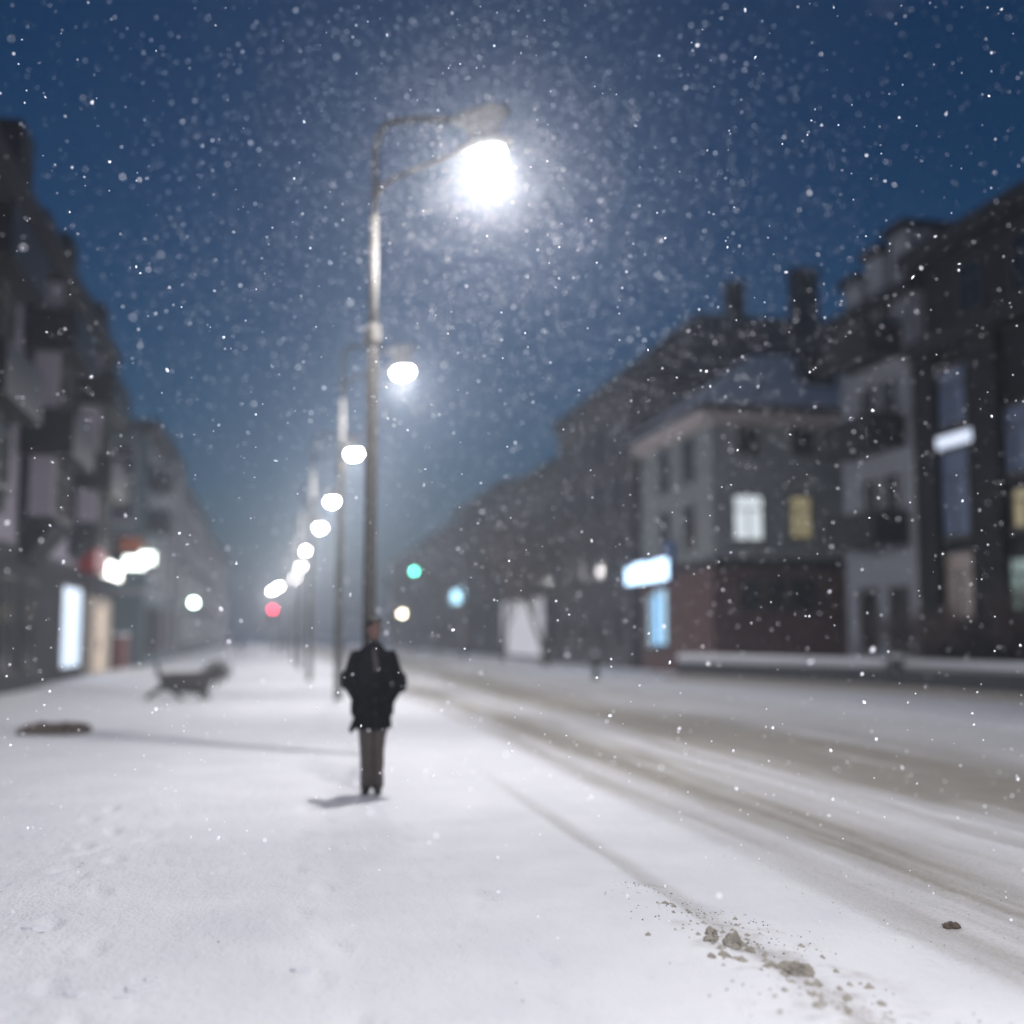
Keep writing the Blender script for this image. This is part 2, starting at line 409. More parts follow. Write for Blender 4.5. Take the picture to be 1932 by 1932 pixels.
# --- left terrace: dark four-storey house with two oriels
LX = -7.0
b = thing('apartment_house', 'dark four-storey house with two lilac bay windows at the left edge', 'building')
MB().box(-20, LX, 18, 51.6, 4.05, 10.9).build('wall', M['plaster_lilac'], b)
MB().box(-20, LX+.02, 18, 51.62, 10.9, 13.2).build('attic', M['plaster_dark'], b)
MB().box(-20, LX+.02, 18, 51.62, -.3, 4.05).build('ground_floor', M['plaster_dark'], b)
MB().box(-20.2, LX+.05, 17.8, 51.7, 3.75, 4.05).box(-20.2, LX+.35, 17.6, 51.9, 13.2, 13.6).build('cornice', M['trim_dark'], b)
r = MB().loft([[(-20.2, 18, 13.6), (LX+.1, 18, 13.6), (LX+.1, 51.6, 13.6), (-20.2, 51.6, 13.6)],
               [(-18, 19, 15.2), (LX-1.5, 19, 15.2), (LX-1.5, 50.5, 15.2), (-18, 50.5, 15.2)]]).build('roof', M['roof_dark'], b)
MB().box(-8.4, -7.3, 29.2, 30.4, 13.4, 14.9).build('chimney', M['plaster_dark'], r)
for yy, hh in ((33.4, 15.6), (37.2, 14.5), (41.2, 15.1), (45.2, 14.3), (49.2, 15.0)):
    d = MB().box(-9, LX+.02, yy-.8, yy+.8, 13.6, hh).build('dormer', M['plaster_dark'], r)
for y0, y1, z0, z1 in ((34.2, 37.4, 4.6, 11.6), (42.2, 46.0, 5.2, 11.4), (25.8, 29.0, 4.6, 11.6)):
    o = MB().prism([(LX, y0), (LX+.85, y0+.25), (LX+.85, y1-.25), (LX, y1)], z0, z1).loft(
        [[(LX, y0+.3, z0-.9), (LX+.15, y0+.4, z0-.9), (LX+.15, y1-.4, z0-.9), (LX, y1-.3, z0-.9)],
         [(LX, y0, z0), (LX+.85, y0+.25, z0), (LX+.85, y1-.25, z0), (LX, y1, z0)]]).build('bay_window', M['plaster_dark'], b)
    MB().box(LX+.28, LX+.9, y0-.02, y0+.3, z0+.3, z1-.02).build('corner_pier', M['plaster_lilac'], o)
    MB().box(LX, LX+1.0, y0-.1, y1+.1, z1, z1+.22).build('ledge', M['trim_dark'], o)
    MB().box(LX, LX+.97, y0-.06, y1+.06, 7.7, 7.95).build('ledge', M['trim_dark'], o)
    for zz in (6.75, 9.7): balcony(b, LX+.02, LX+1.45, y0-.35, y1+.3, zz, 1.05, 'metal_dark')
    for zz in (5.0, 7.9):
        for k in (-.72, .72):
            window(o, LX+.855, (y0+y1)/2+k, zz, EAST, 1.0, 1.7, 'frame_dark')
for yy in (20, 23, 31.5, 39.8, 48.3, 50.4):
    for zz in (4.9, 7.9, 11.2):
        window(b, LX+(.025 if zz > 10 else .005), yy, zz, EAST, 1.1, 1.6 if zz > 10 else 1.8, 'frame_dark')
window(b, LX+.005, 30.05, 5.3, EAST, 1.0, 1.7, 'frame_dark', 2, 'win_dimyellow', 'dim yellow lit window')
for yy in (20.5, 24.5, 28.5): window(b, LX+.025, yy, .9, EAST, 1.9, 2.2, 'frame_dark', 1)
for yy in (33.2, 36.2): window(b, LX+.025, yy, .7, EAST, 1.5, 2.4, 'frame_dark', 1)
MB().box(LX, LX+.12, 31.2, 38.3, -.2, .62).build('plinth', M['trim_dark'], b)
y0, _ = AX(112, 1185, LX); y1, _ = AX(150, 1185, LX)
o = window(b, LX+.025, (y0+y1)/2, .5, EAST, y1-y0, 2.75, 'frame_dark', 0, 'shop_white', 'brightly lit shop window')
y0, _ = AX(158, 1185, LX); y1, _ = AX(206, 1185, LX)
d = MB().box(LX, LX+.09, y0, y1, 0, 3.1).build('shopfront', M['plaster_cream'], b)
dd = MB().box(LX+.09, LX+.14, y0+2.6, y0+4.6, .15, 2.7).build('door', M['door_cream'], d); dd['label'] = 'cream door lit from inside'
MB().box(LX+.14, LX+.2, y0+2.8, y0+2.86, 1.0, 1.4).build('handle', M['metal_dark'], d)
for ya, yb in ((y0-.45, y0-.2), (y1+.1, y1+.35)): MB().box(LX+.0, LX+.16, ya, yb, 0, 3.5).build('pilaster', M['trim_dark'], b)

# --- left: teal house with a flat overhanging roof, standing forward of the terrace beyond a side street
b = thing('corner_house', 'teal plastered house with a flat overhanging roof beyond the dark-bayed house', 'building')
X2 = -6.3
MB().box(-20, X2, 60.0, 70, -.3, 11.6).build('wall', M['plaster_teal'], b)
MB().box(-20.5, X2+.55, 59.3, 70.4, 11.6, 12.2).build('roof', M['roof_dark'], b)
MB().box(-20, X2+.12, 59.9, 70.1, 3.6, 3.9).build('cornice', M['trim'], b)
for yy in (62, 65, 68):
    for zz in (4.6, 7.1, 9.3): window(b, X2+.005, yy, zz, EAST, 1.2, 1.6)
    window(b, X2+.005, yy, .8, EAST, 1.8, 2.2, 'frame_dark', 1)
for xx in (-7.4, -9.2):
    for zz in (4.9, 7.2, 9.4): window(b, xx, 59.995, zz, SOUTH, 1.0, 1.6)
for zz in (6.9, 9.1): balcony(b, X2, X2+1.0, 60.6, 63.4, zz, .95, 'plaster_dark')
# --- left: green grey block with pale pilasters
b = thing('green_house', 'grey-green house with pale pilasters, third in the left row', 'building')
X3 = -6.5
MB().box(-22, X3, 70.6, 85, -.3, 13.2).build('wall', M['plaster_teal'], b)
hip(-22, X3, 70.6, 85, 13.2, 14.6, .3).build('roof', M['roof_dark'], b)
for yy in (71.2, 77.8, 84.4): MB().box(X3, X3+.25, yy-.45, yy+.45, -.2, 13.0).build('pilaster', M['trim'], b)
for yy in (73, 75.6, 79.8, 82.4):
    for zz in (4.4, 7.4, 10.2): window(b, X3+.005, yy, zz, EAST, 1.2, 1.8)
    window(b, X3+.005, yy, .8, EAST, 1.6, 2.2, 'frame_dark', 1, 'win_green' if yy == 82.4 else None, 'faintly lit green window')
# --- left: brown blocks far down
b = thing('brown_house', 'brown hip-roofed house fading into the haze on the left', 'building')
X4 = -6.6
MB().box(-22, X4, 85.6, 118, -.3, 12.2).build('wall', M['plaster_brown'], b)
hip(-22, X4, 85.6, 118, 12.2, 15.0, .4).build('roof', M['roof_dark'], b)
for yy in np.arange(88, 117, 3.2):
    for zz in (1.2, 4.4, 7.4, 9.9): window(b, X4+.005, yy, zz, EAST, 1.2, 1.8)
b = thing('end_house', 'long brown house at the misty far end of the left row', 'building')
MB().box(-22, -6.6, 118.6, 175, -.3, 11.6).build('wall', M['plaster_brown'], b)
hip(-22, -6.6, 118.6, 175, 11.6, 14.4, .4).build('roof', M['roof_dark'], b)
for yy in np.arange(122, 174, 4.2):
    for zz in (1.2, 4.4, 7.4, 9.4): window(b, -6.595, yy, zz, EAST, 1.2, 1.6)

# --- right: grey house with snowy roof and two lit windows (facing us)
b = thing('snowy_roof_house', 'three-storey sage house with a snow-covered hip roof and one white lit window', 'building')
HX, HY, HZ = 16.3, 41.8, 10.2
MB().box(HX, 30, HY, 50.4, 4.15, HZ).build('wall', M['plaster_sage'], b)
o = MB().box(HX-.06, 30.06, HY-.06, 50.46, -.3, 4.15).build('ground_floor', M['base_brick'], b); o['label'] = 'reddish ground floor wall'
MB().box(HX-.14, 30.1, HY-.16, 50.5, 4.15, 4.5).build('string_course', M['trim_dark'], b)
MB().box(HX-.35, 30.3, HY-.35, 50.7, HZ-.55, HZ-.05).build('cornice', M['plaster_pink'], b)
rf = hip(HX, 30, HY, 50.4, HZ, 13.3, .75).build('roof', M['roof_snow'], b); rf['label'] = 'snow-covered roof'
MB().box(HX-.8, 30.8, HY-.8, HY-.68, HZ-.12, HZ+.14).box(HX-.82, HX-.76, HY-.68, 51.2, HZ-.12, HZ+.14).build('gutter', M['metal_dark'], b)
MB().box(20.8, 22.0, 42.6, 43.8, 11.2, 13.1).build('chimney', M['trim_dark'], rf)
def on_south(px0, py0, px1, py1, Y):
    a = AY(px0, py1, Y); c = AY(px1, py0, Y); return (a.x+c.x)/2, a.z, c.x-a.x, c.z-a.z
for rect, lit, lab in (((1386, 937, 1436, 1017), 'win_white', 'white lit window'), ((1493, 939, 1527, 1014), 'win_yellow', 'dim yellow lit window'),
                       ((1396, 790, 1424, 850), None, None), ((1498, 792, 1530, 852), None, None)):
    x, z, w, h = on_south(*rect, HY-.005); window(b, x, HY-.005, z, SOUTH, w, h, 'frame_dark', 2, lit, lab)
for rect in ((1398, 1095, 1432, 1145), (1450, 1095, 1478, 1145), (1496, 1095, 1534, 1148)):
    x, z, w, h = on_south(*rect, HY-.066); window(b, x, HY-.066, z, SOUTH, w, h, 'frame_dark', 1)
for yy in (44.2, 47.2):
    for zz in (5.1, 7.8): window(b, HX-.005, yy, zz, WEST, 1.0, 1.6, 'frame_dark')
y0, _ = AX(1262, 1130, HX); y1, _ = AX(1238, 1130, HX)
window(b, HX-.066, (y0+y1)/2, 1.2, WEST, abs(y1-y0), 2.3, 'frame_dark', 0, 'shop_blue', 'blue lit shop window')
window(b, HX-.066, 48.6, 1.1, WEST, 1.8, 2.2, 'frame_dark', 1, 'shop_teal', 'faintly lit shop window')

# --- right: big house behind with tall roof and chimneys
def right_house(name, label, y0, y1, h, top, wall, x=16.0, depth=16, floors=(1.2, 4.4, 7.4, 10.0), pitch=3.2, roof='roof_dark', chim=()):
    b = thing(name, label, 'building')
    MB().box(x, x+depth, y0, y1, -.3, h).build('wall', M[wall], b)
    MB().box(x-.25, x+depth+.2, y0-.2, y1+.2, h-.4, h-.02).build('cornice', M['trim_dark'], b)
    r = hip(x, x+depth, y0, y1, h, top, .35).build('roof', M[roof], b)
    for cx, cy, w, z0, z1 in chim: MB().box(cx-w/2, cx+w/2, cy-.5, cy+.5, z0, z1).box(cx-w/2-.1, cx+w/2+.1, cy-.6, cy+.6, z1, z1+.2).build('chimney', M['plaster_dark'], r)
    for yy in np.arange(y0+1.9, y1-1, pitch):
        for zz in floors:
            if zz + 1.9 < h-.4: window(b, x-.005, yy, zz, WEST, 1.15, 1.75, 'frame_dark')
    return b
c1 = AY(1385, 543, 57); c2 = AY(1515, 518, 57)
right_house('tall_roof_house', 'big dark house with a tall roof and two chimneys behind the snowy roof', 51.2, 65, 13.6, 18.4, 'plaster_brown',
            depth=24, chim=((c1.x, 57, .8, 16.5, c1.z), (c2.x, 57, 1.3, 16.5, c2.z)))
right_house('brown_house', 'brown house with low roof just left of the big tall-roofed house', 65.5, 82, 11.6, 13.4, 'plaster_brown')
right_house('dim_house', 'dim brown-grey house behind the pale panel, middle of right row', 82.5, 104, 12.4, 15.0, 'plaster_umber')
right_house('misty_house', 'misty brown house beyond the green traffic light, third from the far end', 104.6, 126, 11.6, 14.2, 'plaster_brown')
right_house('far_house', 'pale misty house farthest down the right row', 126.6, 165, 11.4, 14.0, 'plaster_umber', pitch=4.4)

# --- right edge: grey house with balconies, then a dark one with pilasters
b = thing('balcony_house', 'grey plastered house with a stack of dark balconies on the right', 'building')
GX = 20.0
MB().box(GX, 34, 33.2, 38.4, -.3, 12.6).build('wall', M['plaster_grey'], b)
MB().box(GX-.45, 34, 33.0, 38.7, 12.6, 13.0).build('cornice', M['trim_dark'], b)
r = MB().loft([[(GX-.3, 33.2, 13.0), (34, 33.2, 13.0), (34, 38.5, 13.0), (GX-.3, 38.5, 13.0)], [(GX+1.6, 33.4, 14.4), (32, 33.4, 14.4), (32, 37.6, 14.2), (GX+1.6, 37.6, 14.2)]]).build('roof', M['roof_dark'], b)
for y0, y1, z1 in ((33.3, 34.4, 14.7), (34.9, 36.0, 14.4), (36.5, 37.6, 13.9)):
    d = MB().box(GX-.15, GX+1.8, y0, y1, 13.0, z1).build('dormer', M['plaster_grey'], r)
    MB().box(GX-.4, GX+1.9, y0-.12, y1+.12, z1, z1+.3).build('dormer_roof', M['roof_dark'], d)
for zc in (995, 812, 638):
    _, zt = AX(1648, zc-30, GX-.9); _, zb = AX(1648, zc+30, GX-.9)
    balcony(b, GX-1.25, GX, 34.1, 37.4, zb+.1, zt-zb-.1)
    window(b, GX-.005, 35.0, zb+.1, WEST, .9, 2.2, 'trim', 1); window(b, GX-.005, 36.4, zb+.1, WEST, .9, 2.2, 'trim', 1)
for yy in (34.8, 36.8): window(b, GX-.005, yy, 1.2, WEST, 1.0, 1.9, 'frame_dark', 1)
MB().tube([(GX-.12, 33.5, 0), (GX-.12, 33.5, 12.6)], .08).build('downpipe', M['metal_grey'], b)
b = thing('pilaster_house', 'very dark house with tall pilasters and blue-grey windows at the right edge', 'building')
DX = 19.9
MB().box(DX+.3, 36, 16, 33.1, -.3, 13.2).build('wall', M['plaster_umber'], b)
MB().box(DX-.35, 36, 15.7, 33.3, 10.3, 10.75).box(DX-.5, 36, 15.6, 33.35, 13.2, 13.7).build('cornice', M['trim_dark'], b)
r = MB().loft([[(DX-.3, 16, 13.7), (36, 16, 13.7), (36, 33.1, 13.7), (DX-.3, 33.1, 13.7)], [(DX+1.8, 17, 15.0), (34, 17, 15.0), (34, 31.9, 15.0), (DX+1.8, 31.9, 15.0)]]).build('roof', M['roof_dark'], b)
MB().box(DX+.2, DX+1.9, 24.2, 26.6, 13.7, 14.9).build('dormer', M['plaster_dark'], r)
for px0, px1 in ((1724, 1762), (1836, 1884)):
    y1, _ = AX(px0, 900, DX); y0, _ = AX(px1, 900, DX)
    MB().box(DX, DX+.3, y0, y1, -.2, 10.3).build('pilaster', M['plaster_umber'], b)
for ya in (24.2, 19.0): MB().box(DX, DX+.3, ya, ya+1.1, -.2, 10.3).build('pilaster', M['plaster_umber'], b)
def on_west(px0, py0, px1, py1, X):
    ym, _ = AX((px0+px1)/2, 900, X); y1, _ = AX(px0, 900, X); y0, _ = AX(px1, 900, X)
    _, z1 = AX((px0+px1)/2, py0, X); _, z0 = AX((px0+px1)/2, py1, X); return ym, z0, abs(y1-y0)-.2, z1-z0
for rect, lit, lab in (((1770, 695, 1832, 800), 'pane_sky_reflection', 'tall window with sky reflection painted on its panes'), ((1770, 850, 1832, 1010), 'pane_sky_reflection', 'tall window with sky reflection painted on its panes'), ((1774, 1045, 1834, 1165), 'win_pink', 'dim pinkish lit window'),
                       ((1890, 765, 1950, 890), 'pane_sky_reflection', 'tall window with sky reflection painted on its panes'), ((1908, 922, 1960, 992), 'win_yellow', 'yellow lit window'), ((1892, 1055, 1950, 1148), 'win_green', 'pale green lit window')):
    y, z, w, h = on_west(*rect, DX+.295); window(b, DX+.295, y, z, WEST, w, h, 'frame_dark', 2, lit, lab)
for yy in (17.6, 21.2, 22.9):
    for zz in (1.2, 4.6, 7.6): window(b, DX+.295, yy, zz, WEST, 1.1, 2.2, 'frame_dark', 2)
for yy in np.arange(17.5, 33, 2.6): window(b, DX+.295, yy, 11.2, WEST, 1.1, 1.5, 'frame_dark', 2)

# ------------------------------------------------------------------ lit signs
y0, z0 = AX(186, 1060, LX+.25); y1, _ = AX(230, 1060, LX+.25)
t = thing('shop_sign', 'glowing white fascia sign with a red end over the cream shopfront', 'sign', (LX, y0, 3.95))
MB().box(.02, .22, 0, y1-y0, 0, .75).build('case', M['metal_dark'], t)
MB().box(.22, .25, .05, y1-y0-.05, .05, .7).build('lightbox', M['sign_white'], t)
MB().box(.02, .6, -3.3, -.1, 0, .85).build('end_panel', M['red_paint'], t)
p = AY(263, 1058, 59.7)
t = thing('projecting_sign', 'glowing mint white sign with orange cap on the corner of the teal house', 'sign', (p.x, 59.7, p.z))
MB().box(-.72, .72, .02, .22, -.42, .42).build('case', M['metal_dark'], t)
MB().box(-.7, .3, -.02, .02, -.4, .2).box(.0, .72, -.02, .02, -.15, .42).build('lightbox', M['sign_mint'], t)
MB().box(-.95, .15, -.1, .2, .45, 1.1).build('cap', M['orange_paint'], t)
MB().tube([(-.5, .15, .1), (-1.4+.5, .15, .1)], .04).build('bracket', M['metal_dark'], t)
y0, za = AX(1262, 1092, HX-.3); y1, _ = AX(1174, 1092, HX-.3)
t = thing('shop_sign', 'long glowing blue-white sign along the side of the sage house', 'sign', (HX-.06, y0, za))
L_ = y1 - y0
MB().box(-.25, -.02, 0, L_, -.05, .9).build('case', mat('sign_case_blue', (.02, .08, .25), .5), t)
g = MB(); yy = .1
for w in (.95, .8, 1.25, .7, 1.0, 1.1, .8, .9):
    if yy + w > L_: break
    g.box(-.29, -.25, yy, yy+w-.08, .0, random.choice((.72, .86, .8))); yy += w
g.build('lightbox', M['sign_blue'], t)
MB().box(-.24, -.02, -.1, .5, .9, 1.55).build('end_panel', mat('sign_end_blue', (.02, .1, .35), .5), t)
y0, z0 = AX(1843, 826, DX-.1); y1, _ = AX(1757, 826, DX-.1)
t = thing('tube_sign', 'dim blue-white light bar on the dark pilaster house', 'sign', (DX+.3, y0, 7.25))
MB().box(-.22, -.0, 0, y1-y0, 0, .42).build('case', M['metal_grey'], t)
MB().box(-.26, -.22, .03, y1-y0-.03, .03, .39).build('diffuser', M['sign_tube'], t)
p = AX(872, 1125, 15.6)
t = thing('shop_sign', 'small glowing pale blue sign on the misty right-hand row', 'sign', (15.9, p[0], p[1]))
MB().box(-1.3, 0, .0, .2, -.75, .75).build('case', M['metal_dark'], t)
MB().loft([[(-1.25, -.03, -.72), (-.2, -.03, -.45), (-.2, -.03, .72), (-1.25, -.03, .35)], [(-1.25, 0, -.72), (-.2, 0, -.45), (-.2, 0, .72), (-1.25, 0, .35)]]).build('lightbox', M['light_cyan'], t)
p = AX(762, 1157, 15.6)
t = thing('wall_lantern', 'warm round lantern on the far right-hand row beside the man', 'lamp', (15.9, p[0], p[1]))
MB().tube([(.1, 0, .3), (-.45, 0, .3)], .05).build('bracket', M['metal_dark'], t); MB().ell((-.5, 0, 0), (.3, .3, .3)).build('globe', M['light_warm'], t, True)
p = AX(367, 1137, -6.0)
t = thing('wall_lantern', 'mint white round lantern on the left row beyond the grey-green house', 'lamp', (-6.55, p[0], p[1]))
MB().tube([(0, 0, .3), (.5, 0, .3)], .04).build('bracket', M['metal_dark'], t); MB().ell((.5, 0, 0), (.24, .24, .24)).build('globe', M['light_mint'], t, True)

# ------------------------------------------------------------------ traffic lights
def traffic_light(label, base, lamp, lit, mast):
    t = thing('traffic_light', label, 'traffic light', (base[0], base[1], 0))
    dx, h = lamp[0]-base[0], lamp[2]
    MB().tube([(0, 0, 0), (0, 0, h+.2)] if not mast else [(0, 0, 0), (0, 0, h+.5), (dx*.15, 0, h+.75), (dx, 0, h+.8)], .07).build('pole', M['metal_grey'], t)
    MB().box(dx-.2, dx+.2, -.16, .1, h-.6, h+.6).build('housing', M['metal_dark'], t)
    for k, c in enumerate(('red', 'amber', 'green')):
        z = h + .38 - .38*k
        o = MB().tube([(dx, -.16, z), (dx, -.2, z)], .15, 14).build('lens', M[lit] if (c in lit) else M['glass_dark'], t)
        MB().tube([(dx, -.16, z+.15), (dx, -.34, z+.15)], .04, 6).build('visor', M['metal_dark'], t)
p = AY(515, 1150, 92); traffic_light('red traffic light on a pole far down the street', (p.x+.0, 92), (p.x, 92, p.z-.38), 'light_red', False)
p = AY(781, 1078, 78); traffic_light('green traffic light hanging over the road from a mast', (12.4, 78), (p.x, 78, p.z+.38), 'light_green', True)

# ------------------------------------------------------------------ street lamps: two bent arms, only the lower one lit
ARM_A = R(-43)
def luminaire(mb_parent, x, z, lit, t):
    hd = MB().loft([[(x-.1, -.05, z+.02), (x-.1, .05, z+.02), (x-.1, .05, z+.10), (x-.1, -.05, z+.10)],
                    [(x+.15, -.14, z-.02), (x+.15, .14, z-.02), (x+.15, .10, z+.14), (x+.15, -.10, z+.14)],
                    [(x+.55, -.16, z-.02), (x+.55, .16, z-.02), (x+.55, .11, z+.13), (x+.55, -.11, z+.13)],
                    [(x+.72, -.09, z), (x+.72, .09, z), (x+.72, .06, z+.08), (x+.72, -.06, z+.08)]]).build('lamp_head', M['lamp_off'], t, True)
    dz = MB(); dz.ell((x+.36, 0, z-.10), (.27, .15, .15), 20, 14)
    dz.build('diffuser', M['lamp_glass'] if lit else M['lamp_off'], hd, True)
    return hd
def street_lamp():
    t = thing('street_lamp', 'nearest and tallest street lamp, concrete post right behind the man', 'street lamp', group='lit street lamps along the road')
    MB().tube([(0,0,-.2), (0,0,.0), (0,0,5.55)], [.092, .09, .078], 18).build('post', M['concrete'], t, True)
    MB().tube([(0,0,5.5), (0,0,5.54), (0,0,5.74), (0,0,5.78)], [.085, .115, .115, .075], 18).build('collar', M['concrete_lamplit'], t)
    MB().tube([(0,0,5.74), (0,0,7.3)], [.066, .06], 16).build('upper_post', M['concrete_lamplit'], t, True)
    up = [(0,0,7.2), (0,0,8.2), (.03,0,8.38), (.1,0,8.5), (.22,0,8.565), (.38,0,8.56), (.74,0,8.5), (1.13,0,8.4), (1.4,0,8.33)]
    MB().tube(up, .046, 10).build('upper_arm', M['arm_black'], t, True)
    MB().tube([(0,0,7.5), (.05,0,7.6), (.14,0,7.7), (.28,0,7.76), (.57,0,7.80), (1.0,0,7.85), (1.5,0,7.90)], [.04]*7, 10).build('lower_arm', M['arm_black'], t, True)
    luminaire(t, 1.40, 8.26, False, t)
    hd = luminaire(t, 1.46, 7.85, True, t)
    l = bpy.data.lights.new('lamp_light', 'POINT'); l.energy = LAMP_W; l.color = LAMP_COL; l.shadow_soft_size = .2
    # a road lantern throws more light sideways than straight down, and little above the horizontal
    l.use_nodes = True; ln = l.node_tree; em = ln.nodes['Emission']
    tc = ln.nodes.new('ShaderNodeTexCoord'); sx = ln.nodes.new('ShaderNodeSeparateXYZ'); mr = ln.nodes.new('ShaderNodeMapRange'); cr = ln.nodes.new('ShaderNodeValToRGB')
    ln.links.new(tc.outputs['Normal'], sx.inputs[0]); ln.links.new(sx.outputs[2], mr.inputs[0])
    mr.inputs[1].default_value = -1; mr.inputs[2].default_value = 1; mr.inputs[3].default_value = 0; mr.inputs[4].default_value = 1
    cr.color_ramp.interpolation = 'LINEAR'; e = cr.color_ramp.elements
    for pos, v in ((0, .20), (.10, .24), (.16, .29), (.22, .36), (.28, .33), (.34, .21), (.40, .19), (.46, .16), (.52, .11), (1, .06)):
        k = e[0] if pos == 0 else (e[-1] if pos == 1 else e.new(pos)); k.color = (v, v, v, 1)
    mu = ln.nodes.new('ShaderNodeMath'); mu.operation = 'MULTIPLY'; mu.inputs[1].default_value = 2.6
    ln.links.new(mr.outputs[0], cr.inputs[0]); ln.links.new(cr.outputs[0], mu.inputs[0]); ln.links.new(mu.outputs[0], em.inputs['Strength'])
    o = bpy.data.objects.new('lamp_light', l); COL.objects.link(o); o.parent = hd; o.location = (1.82, 0, 7.575)
    return t
lamp0 = street_lamp()
lamp0.location = (1.24, 15.5, 0); lamp0.rotation_euler.z = ARM_A
HEADS = [(760, 700), (668, 855), (627, 945), (604, 995), (575, 1038), (568, 1068), (557, 1090), (527, 1106), (513, 1114)]
LBL = ['second street lamp, head glowing just right of the nearest post',
       'third street lamp, its glow touching the left of the nearest post',
       'fourth lit street lamp down the row, left of the second post',
       'fifth lit street lamp, below and left of the fourth glow',
       'sixth lit street lamp, uppermost of three close glows',
       'seventh lit street lamp, middle of three close glows',
       'eighth lit street lamp, lowest of three close glows',
       'ninth lit street lamp, right half of the farthest double glow',
       'farthest lit street lamp, left half of the far double glow']
ca, sa = math.cos(ARM_A), math.sin(ARM_A)
for (px, py), lab in zip(HEADS, LBL):
    d = 1198 - py; Y = F*6.1/d; h = AY(px, py, Y)
    c = copy_tree(lamp0); c['label'] = lab
    s = h.z / 7.78; c.scale = (s,)*3
    c.location = (h.x - 1.82*ca*s, h.y - 1.82*sa*s, 0)
    c.rotation_euler.z = ARM_A
# the lamp before the nearest one stands behind the camera
c = copy_tree(lamp0); c['label'] = 'street lamp standing out of frame behind the camera'; c.location = (.6, -.5, 0); c.rotation_euler.z = 0
for hd in c.children:
    for ch in hd.children:
        if ch.type == 'LIGHT': ch.data = ch.data.copy(); ch.data.energy = LAMP_W * 1.7

